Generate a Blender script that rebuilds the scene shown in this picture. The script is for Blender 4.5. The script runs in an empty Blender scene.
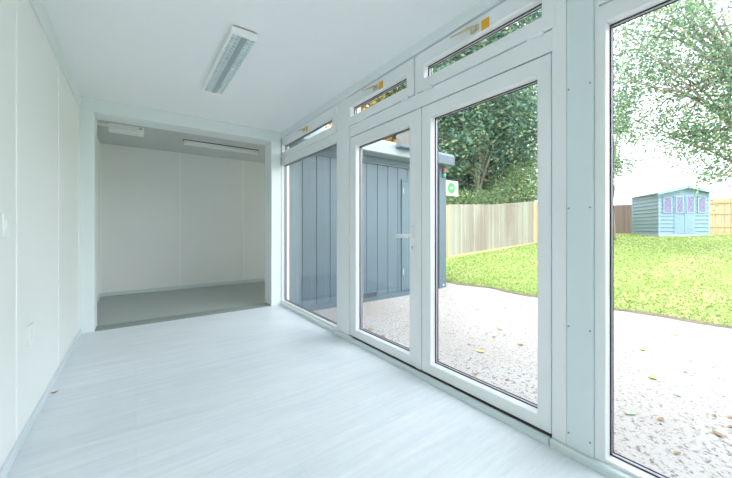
import bpy, bmesh, math, random
import numpy as np
from mathutils import Vector, Matrix

random.seed(7)
rng = np.random.default_rng(7)
scene = bpy.context.scene
COL = scene.collection

# ------------------------------------------------------------------ materials
def new_mat(name):
    m = bpy.data.materials.new(name); m.use_nodes = True
    nt = m.node_tree
    return m, nt, nt.nodes['Principled BSDF']

def plain(name, col, rough=.5, metal=0., spec=.5, noise=0., nscale=6., bump=0., bscale=200.):
    m, nt, b = new_mat(name)
    b.inputs['Base Color'].default_value = (*col, 1)
    b.inputs['Roughness'].default_value = rough
    b.inputs['Metallic'].default_value = metal
    b.inputs['Specular IOR Level'].default_value = spec
    tc = nt.nodes.new('ShaderNodeTexCoord')
    if noise:
        n = nt.nodes.new('ShaderNodeTexNoise'); n.inputs['Scale'].default_value = nscale; n.inputs['Detail'].default_value = 4
        r = nt.nodes.new('ShaderNodeMapRange')
        r.inputs['To Min'].default_value = 1 - noise; r.inputs['To Max'].default_value = 1 + noise
        mx = nt.nodes.new('ShaderNodeVectorMath'); mx.operation = 'SCALE'
        mx.inputs[0].default_value = col
        nt.links.new(tc.outputs['Object'], n.inputs['Vector'])
        nt.links.new(n.outputs['Fac'], r.inputs['Value'])
        nt.links.new(r.outputs['Result'], mx.inputs['Scale'])
        nt.links.new(mx.outputs['Vector'], b.inputs['Base Color'])
    if bump:
        n2 = nt.nodes.new('ShaderNodeTexNoise'); n2.inputs['Scale'].default_value = bscale
        bp = nt.nodes.new('ShaderNodeBump'); bp.inputs['Strength'].default_value = bump; bp.inputs['Distance'].default_value = .002
        nt.links.new(tc.outputs['Object'], n2.inputs['Vector'])
        nt.links.new(n2.outputs['Fac'], bp.inputs['Height'])
        nt.links.new(bp.outputs['Normal'], b.inputs['Normal'])
    return m

M = {}
M['wall'] = plain('wall_panel', (.86, .87, .865), .45, noise=.012, nscale=1.5)
M['seam'] = plain('panel_joint', (.92, .935, .93), .4, noise=.01)
M['ceiling'] = plain('ceiling_panel', (.91, .915, .92), .5, noise=.012, nscale=2)
M['pvc'] = plain('white_pvc', (.81, .825, .83), .3, noise=.01, nscale=3)
M['steel_white'] = plain('white_painted_steel', (.77, .82, .83), .35, noise=.01, nscale=3)
M['cover'] = plain('post_cover_steel', (.69, .77, .78), .35, noise=.01, nscale=3)
M['reflector'] = plain('grey_reflector', (.50, .60, .62), .4, noise=.02)
M['flood'] = plain('beige_grey_casing', (.12, .115, .105), .5, noise=.05)
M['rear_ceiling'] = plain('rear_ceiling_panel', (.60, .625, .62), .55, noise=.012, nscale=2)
M['skirt'] = plain('grey_skirting', (.66, .73, .77), .4, noise=.03)
M['sill'] = plain('sill_vinyl', (.66, .73, .73), .4, noise=.03)
M['gasket'] = plain('black_rubber_and_shadow', (.012, .014, .018), .6, noise=.05)  # rubber seals, and the painted shadow gaps round sashes and doors
M['spacer'] = plain('aluminium_spacer', (.40, .38, .46), .4, metal=.3, noise=.03)
M['socket'] = plain('switch_plastic', (.88, .90, .89), .3, noise=.01)
M['lamp_white'] = plain('lamp_enamel', (.90, .90, .89), .35, noise=.01)
M['lamp_grey'] = plain('lamp_grey_strip', (.36, .43, .44), .5, noise=.02)
M['louvre'] = plain('louvre_aluminium', (.80, .88, .88), .35, metal=.0, noise=.03)
M['brass'] = plain('beige_handle_enamel', (.60, .53, .36), .35, metal=.25, noise=.06, nscale=40)
M['orange'] = plain('orange_sticker', (.85, .42, .02), .5, noise=.04, nscale=30)
M['screw'] = plain('screw_steel', (.35, .38, .38), .4, metal=.7, noise=.05)
M['strip'] = plain('threshold_vinyl', (.26, .29, .28), .5, noise=.08, nscale=30)
M['clad'] = plain('grey_cladding', (.088, .132, .165), .38, noise=.06, nscale=3, bump=.15, bscale=60)
M['clad_trim'] = plain('grey_cladding_trim', (.085, .125, .158), .4, noise=.05, nscale=3)
M['fascia'] = plain('pale_fascia_metal', (.28, .33, .36), .4, noise=.04, nscale=3)
M['concrete'] = plain('concrete', (.42, .40, .38), .9, noise=.15, nscale=12, bump=.4)
M['dark_metal_and_shadow'] = plain('dark_metal_and_shadow', (.06, .07, .08), .4, metal=.5, noise=.05)  # metal fittings, and the painted shadow gap over the batten light
M['red_lens'] = plain('red_lens', (.55, .05, .05), .2, noise=.05)
M['green_lens'] = plain('green_lens', (.0, .42, .27), .2, noise=.05)
M['sign_white'] = plain('sign_white', (.85, .86, .86), .4, noise=.01)
M['sign_green'] = plain('sign_green', (.03, .45, .07), .4, noise=.02)
M['shed_blue'] = plain('blue_shed_paint', (.185, .285, .375), .6, noise=.12, nscale=5, bump=.3, bscale=30)
M['shed_trim'] = plain('pale_shed_trim', (.25, .37, .46), .6, noise=.1, nscale=8)
M['felt'] = plain('roof_felt', (.36, .43, .49), .9, noise=.2, nscale=14, bump=.5)
M['shed_glass'] = plain('lilac_glazing', (.15, .12, .30), .12, noise=.35, nscale=9)
M['lattice'] = plain('white_lattice', (.40, .38, .50), .5, noise=.04)
M['pale_wood'] = plain('new_timber', (.48, .385, .25), .75, noise=.15, nscale=6, bump=.3, bscale=40)
M['bark'] = plain('tree_bark', (.16, .13, .105), .9, noise=.35, nscale=9, bump=.8, bscale=25)
M['pale_bark'] = plain('pale_tree_bark', (.30, .26, .21), .9, noise=.3, nscale=9, bump=.8, bscale=25)
M['brown_leaf'] = plain('dry_brown_leaf', (.26, .15, .06), .7, noise=.3, nscale=60)
M['yellow_leaf'] = plain('fallen_yellow_leaf', (.62, .47, .08), .6, noise=.25, nscale=60)
M['green_leaf'] = plain('fallen_green_leaf', (.30, .48, .26), .6, noise=.25, nscale=60)
M['soil'] = plain('soil', (.16, .12, .09), .95, noise=.4, nscale=20, bump=.8)

def wood_fence(name, c1, c2, c3, scale=7.):
    m, nt, b = new_mat(name)
    geo = nt.nodes.new('ShaderNodeNewGeometry'); tc = nt.nodes.new('ShaderNodeTexCoord')
    ramp = nt.nodes.new('ShaderNodeValToRGB')
    ramp.color_ramp.elements[0].color = (*c1, 1); ramp.color_ramp.elements[1].color = (*c3, 1)
    e = ramp.color_ramp.elements.new(.5); e.color = (*c2, 1)
    mp = nt.nodes.new('ShaderNodeMapping'); mp.inputs['Scale'].default_value = (scale, scale, .8)
    n = nt.nodes.new('ShaderNodeTexNoise'); n.inputs['Scale'].default_value = 3; n.inputs['Detail'].default_value = 6
    ad = nt.nodes.new('ShaderNodeMath'); ad.operation = 'MULTIPLY_ADD'; ad.inputs[1].default_value = .55; 
    m2 = nt.nodes.new('ShaderNodeMath'); m2.operation = 'MULTIPLY'; m2.inputs[1].default_value = .45
    nt.links.new(geo.outputs['Random Per Island'], ad.inputs[0])
    nt.links.new(tc.outputs['Object'], mp.inputs['Vector']); nt.links.new(mp.outputs['Vector'], n.inputs['Vector'])
    nt.links.new(n.outputs['Fac'], m2.inputs[0]); nt.links.new(m2.outputs[0], ad.inputs[2])
    nt.links.new(ad.outputs[0], ramp.inputs['Fac']); nt.links.new(ramp.outputs['Color'], b.inputs['Base Color'])
    if name == 'weathered_boards':      # patches of old reddish stain
        n9 = nt.nodes.new('ShaderNodeTexNoise'); n9.inputs['Scale'].default_value = .9; n9.inputs['Detail'].default_value = 3
        mp9 = nt.nodes.new('ShaderNodeMapping'); mp9.inputs['Scale'].default_value = (1, 1, .35)
        r9 = nt.nodes.new('ShaderNodeMapRange'); r9.inputs['From Min'].default_value = .50; r9.inputs['From Max'].default_value = .68; r9.inputs['To Max'].default_value = .65
        m9 = nt.nodes.new('ShaderNodeMix'); m9.data_type = 'RGBA'; m9.inputs['B'].default_value = (.22, .165, .14, 1)
        nt.links.new(tc.outputs['Object'], mp9.inputs['Vector']); nt.links.new(mp9.outputs['Vector'], n9.inputs['Vector']); nt.links.new(n9.outputs['Fac'], r9.inputs['Value'])
        nt.links.new(r9.outputs['Result'], m9.inputs['Factor']); nt.links.new(ramp.outputs['Color'], m9.inputs['A']); nt.links.new(m9.outputs['Result'], b.inputs['Base Color'])
    b.inputs['Roughness'].default_value = .85
    bp = nt.nodes.new('ShaderNodeBump'); bp.inputs['Strength'].default_value = .3; bp.inputs['Distance'].default_value = .004
    nt.links.new(n.outputs['Fac'], bp.inputs['Height']); nt.links.new(bp.outputs['Normal'], b.inputs['Normal'])
    return m
M['old_boards'] = wood_fence('weathered_boards', (.21, .165, .145), (.325, .31, .265), (.40, .395, .35))
M['brown_boards'] = wood_fence('brown_boards', (.10, .07, .06), (.14, .10, .085), (.20, .15, .125))
M['new_boards'] = wood_fence('new_boards', (.38, .25, .12), (.47, .33, .18), (.55, .41, .25))

def floor_mat():
    m, nt, b = new_mat('pale_wood_vinyl')
    tc = nt.nodes.new('ShaderNodeTexCoord')
    mp = nt.nodes.new('ShaderNodeMapping'); mp.inputs['Scale'].default_value = (.9, 11, 1)
    n = nt.nodes.new('ShaderNodeTexNoise'); n.inputs['Scale'].default_value = 2.2; n.inputs['Detail'].default_value = 9; n.inputs['Distortion'].default_value = .6; n.inputs['Roughness'].default_value = .65
    mp2 = nt.nodes.new('ShaderNodeMapping'); mp2.inputs['Scale'].default_value = (6, 60, 1)
    n2 = nt.nodes.new('ShaderNodeTexNoise'); n2.inputs['Scale'].default_value = 3; n2.inputs['Detail'].default_value = 5
    br = nt.nodes.new('ShaderNodeTexBrick')
    br.inputs['Scale'].default_value = 1; br.inputs['Brick Width'].default_value = 1.2; br.inputs['Row Height'].default_value = .19
    br.inputs['Mortar Size'].default_value = .0012; br.inputs['Color1'].default_value = (1, 1, 1, 1); br.inputs['Color2'].default_value = (.955, .96, .965, 1); br.inputs['Mortar'].default_value = (.90, .90, .90, 1)
    ramp = nt.nodes.new('ShaderNodeValToRGB')
    ramp.color_ramp.elements[0].position = .33; ramp.color_ramp.elements[0].color = (.665, .705, .755, 1)
    ramp.color_ramp.elements[1].position = .68; ramp.color_ramp.elements[1].color = (.81, .838, .882, 1)
    mixn = nt.nodes.new('ShaderNodeMath'); mixn.operation = 'MULTIPLY_ADD'; mixn.inputs[1].default_value = .72
    m3 = nt.nodes.new('ShaderNodeMath'); m3.operation = 'MULTIPLY'; m3.inputs[1].default_value = .28
    mul = nt.nodes.new('ShaderNodeMix'); mul.data_type = 'RGBA'; mul.blend_type = 'MULTIPLY'; mul.inputs['Factor'].default_value = 1
    L = nt.links.new
    L(tc.outputs['Object'], mp.inputs['Vector']); L(mp.outputs['Vector'], n.inputs['Vector'])
    L(tc.outputs['Object'], mp2.inputs['Vector']); L(mp2.outputs['Vector'], n2.inputs['Vector'])
    L(tc.outputs['Object'], br.inputs['Vector'])
    L(n2.outputs['Fac'], m3.inputs[0]); L(n.outputs['Fac'], mixn.inputs[0]); L(m3.outputs[0], mixn.inputs[2])
    L(mixn.outputs[0], ramp.inputs['Fac']); L(ramp.outputs['Color'], mul.inputs['A']); L(br.outputs['Color'], mul.inputs['B'])
    L(mul.outputs['Result'], b.inputs['Base Color'])
    b.inputs['Roughness'].default_value = .38; b.inputs['Specular IOR Level'].default_value = .45
    bp = nt.nodes.new('ShaderNodeBump'); bp.inputs['Strength'].default_value = .12; bp.inputs['Distance'].default_value = .001
    L(n2.outputs['Fac'], bp.inputs['Height']); L(bp.outputs['Normal'], b.inputs['Normal'])
    return m
M['floor'] = floor_mat()

def speckle(name, c1, c2, scale, lo=.4, hi=.6, rough=.9, bump=.3, c3=None, s3=1.5, dist=.004):
    m, nt, b = new_mat(name); L = nt.links.new
    tc = nt.nodes.new('ShaderNodeTexCoord')
    n = nt.nodes.new('ShaderNodeTexNoise'); n.inputs['Scale'].default_value = scale; n.inputs['Detail'].default_value = 6; n.inputs['Roughness'].default_value = .7
    ramp = nt.nodes.new('ShaderNodeValToRGB')
    ramp.color_ramp.elements[0].position = lo; ramp.color_ramp.elements[0].color = (*c1, 1)
    ramp.color_ramp.elements[1].position = hi; ramp.color_ramp.elements[1].color = (*c2, 1)
    L(tc.outputs['Object'], n.inputs['Vector']); L(n.outputs['Fac'], ramp.inputs['Fac'])
    out = ramp.outputs['Color']
    if c3:
        n3 = nt.nodes.new('ShaderNodeTexNoise'); n3.inputs['Scale'].default_value = s3; n3.inputs['Detail'].default_value = 4
        r3 = nt.nodes.new('ShaderNodeMapRange'); r3.inputs['From Min'].default_value = .45; r3.inputs['From Max'].default_value = .72
        L(tc.outputs['Object'], n3.inputs['Vector']); L(n3.outputs['Fac'], r3.inputs['Value'])
        mx = nt.nodes.new('ShaderNodeMix'); mx.data_type = 'RGBA'; mx.inputs['B'].default_value = (*c3, 1)
        L(r3.outputs['Result'], mx.inputs['Factor']); L(out, mx.inputs['A']); out = mx.outputs['Result']
    L(out, b.inputs['Base Color'])
    b.inputs['Roughness'].default_value = rough; b.inputs['Specular IOR Level'].default_value = .25
    bp = nt.nodes.new('ShaderNodeBump'); bp.inputs['Strength'].default_value = bump; bp.inputs['Distance'].default_value = dist
    L(n.outputs['Fac'], bp.inputs['Height']); L(bp.outputs['Normal'], b.inputs['Normal'])
    return m
M['backfloor'] = speckle('grey_speckled_vinyl', (.34, .375, .37), (.47, .51, .50), 90, rough=.6, bump=.1)
M['gravel'] = speckle('crushed_gravel', (.09, .075, .065), (.38, .355, .345), 34, .37, .47, c3=(.33, .295, .275), s3=1.1, bump=.6, dist=.008)
M['lawn'] = speckle('lawn_grass', (.25, .345, .085), (.29, .375, .10), 14, .35, .65, c3=(.42, .42, .18), s3=.9, bump=.8, dist=.03)
M['pebble'] = speckle('pebble_stone', (.22, .18, .16), (.52, .49, .47), 4, .3, .6, bump=.2)

def leaf_mat(name, cols, transl=.35):
    m = bpy.data.materials.new(name); m.use_nodes = True
    nt = m.node_tree; nt.nodes.clear(); L = nt.links.new
    out = nt.nodes.new('ShaderNodeOutputMaterial')
    geo = nt.nodes.new('ShaderNodeNewGeometry')
    ramp = nt.nodes.new('ShaderNodeValToRGB'); ramp.color_ramp.interpolation = 'LINEAR'
    k = len(cols)
    ramp.color_ramp.elements[0].color = (*cols[0], 1); ramp.color_ramp.elements[1].color = (*cols[-1], 1)
    for i in range(1, k - 1):
        e = ramp.color_ramp.elements.new(i / (k - 1)); e.color = (*cols[i], 1)
    d = nt.nodes.new('ShaderNodeBsdfPrincipled'); t = nt.nodes.new('ShaderNodeBsdfTranslucent'); mx = nt.nodes.new('ShaderNodeMixShader')
    d.inputs['Roughness'].default_value = .5; d.inputs['Specular IOR Level'].default_value = .35
    mx.inputs['Fac'].default_value = transl
    L(geo.outputs['Random Per Island'], ramp.inputs['Fac'])
    L(ramp.outputs['Color'], d.inputs['Base Color']); L(ramp.outputs['Color'], t.inputs['Color'])
    L(d.outputs[0], mx.inputs[1]); L(t.outputs[0], mx.inputs[2]); L(mx.outputs[0], out.inputs['Surface'])
    return m
M['leaf_dark'] = leaf_mat('dark_green_leaves', [(.035, .085, .065), (.06, .135, .105), (.10, .20, .155), (.15, .28, .20), (.20, .34, .23), (.45, .50, .24)])
M['leaf_mid'] = leaf_mat('green_leaves', [(.07, .14, .07), (.12, .21, .10), (.17, .28, .12), (.23, .33, .14), (.36, .41, .16)])
M['leaf_pale'] = leaf_mat('pale_leaves', [(.10, .18, .13), (.15, .26, .18), (.21, .34, .22), (.27, .40, .24), (.45, .52, .26)], .45)
M['leaf_gold'] = leaf_mat('golden_leaves', [(.28, .20, .05), (.50, .30, .05), (.62, .38, .06), (.35, .33, .08), (.75, .50, .15)])
M['grass_blade'] = leaf_mat('grass_blades', [(.22, .32, .075), (.25, .35, .085), (.28, .36, .10), (.34, .38, .15)])

def glass_mat():
    m = bpy.data.materials.new('window_glass'); m.use_nodes = True
    nt = m.node_tree; nt.nodes.clear(); L = nt.links.new
    out = nt.nodes.new('ShaderNodeOutputMaterial')
    lw = nt.nodes.new('ShaderNodeLayerWeight'); lw.inputs['Blend'].default_value = .5
    pw = nt.nodes.new('ShaderNodeMath'); pw.operation = 'POWER'; pw.inputs[1].default_value = 5
    ma = nt.nodes.new('ShaderNodeMath'); ma.operation = 'MULTIPLY_ADD'; ma.inputs[1].default_value = .6; ma.inputs[2].default_value = .016
    tr = nt.nodes.new('ShaderNodeBsdfTransparent'); tr.inputs['Color'].default_value = (.985, .995, .99, 1)
    gl = nt.nodes.new('ShaderNodeBsdfGlossy'); gl.inputs['Roughness'].default_value = .0
    mx = nt.nodes.new('ShaderNodeMixShader')
    L(lw.outputs['Facing'], pw.inputs[0]); L(pw.outputs[0], ma.inputs[0]); L(ma.outputs[0], mx.inputs['Fac'])
    L(tr.outputs[0], mx.inputs[1]); L(gl.outputs[0], mx.inputs[2]); L(mx.outputs[0], out.inputs['Surface'])
    return m
M['glass'] = glass_mat()

# ------------------------------------------------------------------ helpers
def link(o, parent=None):
    COL.objects.link(o)
    if parent is not None:
        o.parent = parent
    return o

def obj(name, bm, mat, parent=None, bevel=0., smooth=False):
    bmesh.ops.recalc_face_normals(bm, faces=bm.faces)
    me = bpy.data.meshes.new(name); bm.to_mesh(me); bm.free()
    me.materials.append(M[mat] if isinstance(mat, str) else mat)
    if smooth:
        for p in me.polygons: p.use_smooth = True
    o = bpy.data.objects.new(name, me)
    if parent is not None:
        o.matrix_parent_inverse = Matrix.Identity(4)
        # meshes are written in world coordinates: shift them into the parent's frame
        me.transform(parent_world(parent).inverted())
    link(o, parent)
    if bevel:
        b = o.modifiers.new('bevel', 'BEVEL'); b.width = bevel; b.segments = 2; b.limit_method = 'ANGLE'
    return o

def parent_world(p):
    m = Matrix.LocRotScale(p.location, p.rotation_euler, p.scale)
    return parent_world(p.parent) @ m if p.parent else m

def mesh_np(name, verts, faces, mat, parent=None):
    me = bpy.data.meshes.new(name)
    me.from_pydata([tuple(v) for v in verts.tolist()], [], [tuple(f) for f in faces.tolist()])
    me.materials.append(M[mat])
    if parent is not None: me.transform(parent_world(parent).inverted())
    o = bpy.data.objects.new(name, me); link(o, parent)
    return o

def thing(name, label, cat, loc=(0, 0, 0), rz=0., group=None, kind=None):
    o = bpy.data.objects.new(name, None); COL.objects.link(o)
    o.empty_display_size = .05
    o.location = loc; o.rotation_euler = (0, 0, rz)
    if label: o['label'] = label
    if cat: o['category'] = cat
    if group: o['group'] = group
    if kind: o['kind'] = kind
    return o

def tag(o, label=None, cat=None, group=None, kind=None):
    for k, v in (('label', label), ('category', cat), ('group', group), ('kind', kind)):
        if v: o[k] = v
    return o

def struct(o):
    o['kind'] = 'structure'; return o

def box(bm, x0, x1, y0, y1, z0, z1, mat=None):
    vs = [bm.verts.new((x, y, z)) for x in (x0, x1) for y in (y0, y1) for z in (z0, z1)]
    if mat is not None:
        for v in vs: v.co = mat @ v.co
    for f in ((0, 1, 3, 2), (4, 6, 7, 5), (0, 4, 5, 1), (2, 3, 7, 6), (0, 2, 6, 4), (1, 5, 7, 3)):
        bm.faces.new([vs[i] for i in f])

def B(*a, mat=None):
    bm = bmesh.new(); box(bm, *a, mat=mat); return bm

def cyl(bm, p0, p1, r, seg=16, r1=None):
    p0, p1 = Vector(p0), Vector(p1); d = p1 - p0
    q = d.to_track_quat('Z', 'Y').to_matrix().to_4x4()
    mtx = Matrix.Translation((p0 + p1) / 2) @ q
    bmesh.ops.create_cone(bm, cap_ends=True, segments=seg, radius1=r, radius2=r if r1 is None else r1, depth=d.length, matrix=mtx)

def tube(bm, pts, radii, seg=7):
    rings = []
    for i, p in enumerate(pts):
        p = Vector(p)
        a = Vector(pts[max(0, i - 1)]); b = Vector(pts[min(len(pts) - 1, i + 1)])
        q = (b - a).to_track_quat('Z', 'Y')
        rings.append([bm.verts.new(p + q @ Vector((math.cos(t) * radii[i], math.sin(t) * radii[i], 0))) for t in [2 * math.pi * k / seg for k in range(seg)]])
    for a, b in zip(rings, rings[1:]):
        for k in range(seg):
            bm.faces.new((a[k], a[(k + 1) % seg], b[(k + 1) % seg], b[k]))
    bm.faces.new(rings[0][::-1]); bm.faces.new(rings[-1])

def ring(bm, o, i, x0, x1, i1=None):
    """rectangular ring in the window wall: o, i = (y0,y1,z0,z1) outer and inner; i1 = inner opening at x1"""
    i1 = i1 or i
    def q(r, x): return [bm.verts.new((x, r[a], r[b])) for a, b in ((0, 2), (1, 2), (1, 3), (0, 3))]
    o0, o1, a0, a1 = q(o, x0), q(o, x1), q(i, x0), q(i1, x1)
    for k in range(4):
        n = (k + 1) % 4
        bm.faces.new((o0[k], o0[n], a0[n], a0[k])); bm.faces.new((o1[k], a1[k], a1[n], o1[n]))
        bm.faces.new((o0[k], o1[k], o1[n], o0[n])); bm.faces.new((a0[k], a0[n], a1[n], a1[k]))

def grow(r, d): return (r[0] - d, r[1] + d, r[2] - d, r[3] + d)

XF = 1.66   # inner face of the frames in the window wall
def glazed(root, outer, clear, frame='frame', x0=XF, x1=1.745):
    bm = bmesh.new(); ring(bm, outer, clear, x0, x1); obj(frame, bm, 'pvc', root, bevel=.003)
    bm = bmesh.new(); ring(bm, grow(clear, .012), grow(clear, -.0015), x0 + .006, x0 + .0445, grow(clear, -.004)); obj('glazing_bead', bm, 'pvc', root)
    bm = bmesh.new(); ring(bm, grow(clear, .01), grow(clear, -.009), x0 + .044, x0 + .049)
    ring(bm, grow(clear, .01), grow(clear, -.009), x0 + .070, x0 + .074); obj('gasket', bm, 'gasket', root)
    bm = bmesh.new(); ring(bm, grow(clear, .01), grow(clear, -.007), x0 + .0525, x0 + .066); obj('spacer_bar', bm, 'spacer', root)
    g = grow(clear, .009)
    bm = bmesh.new(); box(bm, x0 + .049, x0 + .052, *g[:2], *g[2:]); box(bm, x0 + .066, x0 + .069, *g[:2], *g[2:]); obj('glass', bm, 'glass', root)

def gz(x): return min(.80, -.2 + max(0, x - 4.5) * .065)

# ------------------------------------------------------------------ the room
YB = -2.6     # wall behind the camera
struct(obj('floor', B(-.46, 1.64, YB, 4.30, -.10, 0), 'floor'))
struct(obj('floor_rear', B(-.46, 5.10, 4.50, 6.45, -.10, 0), 'backfloor'))
bm = bmesh.new(); box(bm, -.46, 1.60, 4.30, 4.50, -.10, .006); box(bm, -.46, 1.6, 4.36, 4.375, .005, .012); box(bm, -.46, 1.6, 4.43, 4.445, .005, .012)
struct(obj('trim_1', bm, 'strip'))
bm = bmesh.new(); box(bm, -.62, 1.80, YB - .15, 4.28, 2.40, 2.52); struct(obj('ceiling', bm, 'ceiling'))
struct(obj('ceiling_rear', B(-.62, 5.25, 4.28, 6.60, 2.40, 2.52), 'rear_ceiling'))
# left wall: panels with raised joint strips
bm = bmesh.new(); box(bm, -.60, -.46, YB - .1, 4.28, -.1, 2.40); struct(obj('wall_left', bm, 'wall'))
for k, y in enumerate((4.215, 3.205, 2.197, 1.19, .18, -.83, -1.84)):
    bm = bmesh.new(); box(bm, -.46, -.4565, y - .010, y + .010, .055, 2.262)
    struct(obj('trim_%d' % (20 + k), bm, 'seam'))
struct(obj('baseboard_left', B(-.46, -.448, YB, 4.28, 0, .055), 'skirt', bevel=.002))
struct(obj('trim_2', B(-.46, -.446, YB, 4.28, 2.262, 2.40), 'steel_white', bevel=.002))
struct(obj('wall_rear_left', B(-.60, -.46, 4.28, 6.60, -.1, 2.40), 'wall'))
bm = bmesh.new(); box(bm, -.60, 2.55, 6.45, 6.60, -.1, 2.4); box(bm, 4.75, 5.25, 6.45, 6.60, -.1, 2.4); box(bm, 2.55, 4.75, 6.45, 6.6, -.1, .5); box(bm, 2.55, 4.75, 6.45, 6.6, 2.2, 2.4)
struct(obj('wall_back', bm, 'wall'))
w = thing('window_10', None, None, (3.65, 6.5, .5), kind='structure')  # unseen window, added to bring more daylight into the rear room
bm = bmesh.new()
for a_ in ((2.55, 2.62, .5, 2.2), (4.68, 4.75, .5, 2.2), (2.62, 4.68, .5, .57), (2.62, 4.68, 2.13, 2.2)): box(bm, a_[0], a_[1], 6.47, 6.55, a_[2], a_[3])
obj('frame', bm, 'pvc', w)
obj('glass', B(2.615, 4.685, 6.50, 6.505, .565, 2.135), 'glass', w)
for k, x in enumerate((-.45, .63, 1.70)):
    struct(obj('trim_%d' % (30 + k), B(x - .012, x + .012, 6.444, 6.45, .055, 2.40), 'seam'))
struct(obj('baseboard_back', B(-.46, 5.1, 6.435, 6.45, 0, .06), 'sill', bevel=.002))
struct(obj('baseboard_rear_left', B(-.46, -.448, 4.55, 6.435, 0, .055), 'skirt', bevel=.002))
# end wall of the rear room, with an unseen window added to brighten the room
bm = bmesh.new()
box(bm, 5.10, 5.25, 4.45, 6.45, -.1, .2); box(bm, 5.10, 5.25, 4.45, 6.45, 2.2, 2.4); box(bm, 5.10, 5.25, 4.45, 4.60, .2, 2.2); box(bm, 5.10, 5.25, 6.3, 6.45, .2, 2.2)
struct(obj('wall_rear_right', bm, 'wall'))
struct(obj('trim_41', B(1.664, 1.79, .537, .557, 1.99, 2.325), 'pvc'))
struct(obj('trim_42', B(1.634, 1.80, 4.388, 4.478, -.1, 2.40), 'pvc'))
struct(obj('trim_43', B(1.640, 1.80, 4.28, 4.388, 2.325, 2.40), 'steel_white'))
w = thing('window_8', None, None, (5.1, 5.45, .2), kind='structure')
bm = bmesh.new(); ring(bm, (4.60, 6.3, .2, 2.2), (4.66, 6.24, .26, 2.14), 5.12, 5.2); obj('frame', bm, 'pvc', w)
obj('glass', B(5.15, 5.155, 4.675, 6.225, .275, 2.125), 'glass', w)
# opening portal: posts and header beam
struct(obj('pillar_left', B(-.46, -.345, 4.28, 4.56, 0, 2.26), 'steel_white', bevel=.004))
struct(obj('pillar_right', B(1.50, 1.632, 4.28, 4.56, 0, 2.26), 'steel_white', bevel=.004))
struct(obj('beam_header', B(-.46, 1.636, 4.28, 4.56, 2.26, 2.40), 'steel_white', bevel=.004))
# front wall of the rear cabin: lining inside, grey ribbed cladding outside
struct(obj('wall_rear_front', B(1.655, 5.10, 4.48, 4.56, -.1, 2.40), 'wall'))
bm = bmesh.new()
prof = []
x = 1.80; p = .24
while x < 5.06:
    for dx, dy in ((0, 0), (.150, 0), (.160, .012), (.230, .012)):
        if x + dx < 5.06: prof.append((x + dx, 4.45 + dy))
    x += p
prof.append((5.06, 4.45))
lo = [bm.verts.new((a, b, -.17)) for a, b in prof]; hi = [bm.verts.new((a, b, 2.34)) for a, b in prof]
lo2 = [bm.verts.new((a, 4.48, -.17)) for a, b in prof]; hi2 = [bm.verts.new((a, 4.48, 2.34)) for a, b in prof]
for i in range(len(prof) - 1):
    bm.faces.new((lo[i], lo[i + 1], hi[i + 1], hi[i])); bm.faces.new((lo2[i], hi2[i], hi2[i + 1], lo2[i + 1]))
    bm.faces.new((hi[i], hi[i + 1], hi2[i + 1], hi2[i])); bm.faces.new((lo[i], lo2[i], lo2[i + 1], lo[i + 1]))
bm.faces.new((lo[0], hi[0], hi2[0], lo2[0])); bm.faces.new((lo[-1], lo2[-1], hi2[-1], hi[-1]))
struct(obj('wall_exterior', bm, 'clad'))
bm = bmesh.new(); box(bm, 1.80, 5.06, 4.425, 4.48, -.20, -.12); box(bm, 1.80, 5.03, 4.40, 4.449, 2.235, 2.34); box(bm, 1.80, 5.03, 4.425, 4.449, 2.20, 2.235)  # upper two boxes form a ledge standing in for the eaves shadow
struct(obj('trim_3', bm, 'clad_trim'))
post = struct(obj('pillar_exterior', B(5.04, 5.25, 4.40, 4.62, -.2, 2.50), 'clad_trim', bevel=.006))
bm = bmesh.new(); cyl(bm, (5.16, 4.40, -.10), (5.16, 4.392, -.10), .014, 12); obj('screw', bm, 'socket', post)
# eaves fascia of the rear cabin
bm = bmesh.new()
pr = [(4.48, 2.32), (4.16, 2.32), (4.14, 2.335), (4.14, 2.50), (4.19, 2.56), (4.48, 2.60)]
a = [bm.verts.new((1.82, y, z)) for y, z in pr]; b = [bm.verts.new((4.72, y, z)) for y, z in pr]
for i in range(len(pr)):
    j = (i + 1) % len(pr); bm.faces.new((a[i], a[j], b[j], b[i]))
bm.faces.new(a); bm.faces.new(b[::-1])
struct(obj('roof_fascia', bm, 'fascia'))
bm = bmesh.new()
a = [bm.verts.new((4.72, y - (.008 if y < 4.4 else 0), z)) for y, z in pr]; b = [bm.verts.new((5.19, y - (.008 if y < 4.4 else 0), z)) for y, z in pr]
for i in range(len(pr)):
    j = (i + 1) % len(pr); bm.faces.new((a[i], a[j], b[j], b[i]))
bm.faces.new(a); bm.faces.new(b[::-1])
struct(obj('roof_fascia_end', bm, 'clad_trim', bevel=.006))
struct(obj('roof_rear', B(-.62, 5.25, 4.48, 6.7, 2.52, 2.66), 'fascia'))
struct(obj('roof_front', B(-.7, 1.95, YB - .2, 4.14, 2.52, 2.62), 'fascia'))
# wall behind the camera
bm = bmesh.new(); box(bm, -.60, 1.80, YB - .12, YB, -.1, 2.40); struct(obj('wall_behind', bm, 'wall'))

# ------------------------------------------------------------------ window wall
# structural lining above and below the frames
struct(obj('trim_4', B(1.640, 1.80, YB, 4.28, 2.325, 2.40), 'steel_white'))
struct(obj('trim_5', B(1.672, 1.79, YB, 4.45, -.2, .000), 'steel_white'))
struct(obj('trim_6', B(1.655, 1.79, 2.61, 4.40, 2.318, 2.3245), 'pvc'))
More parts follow.
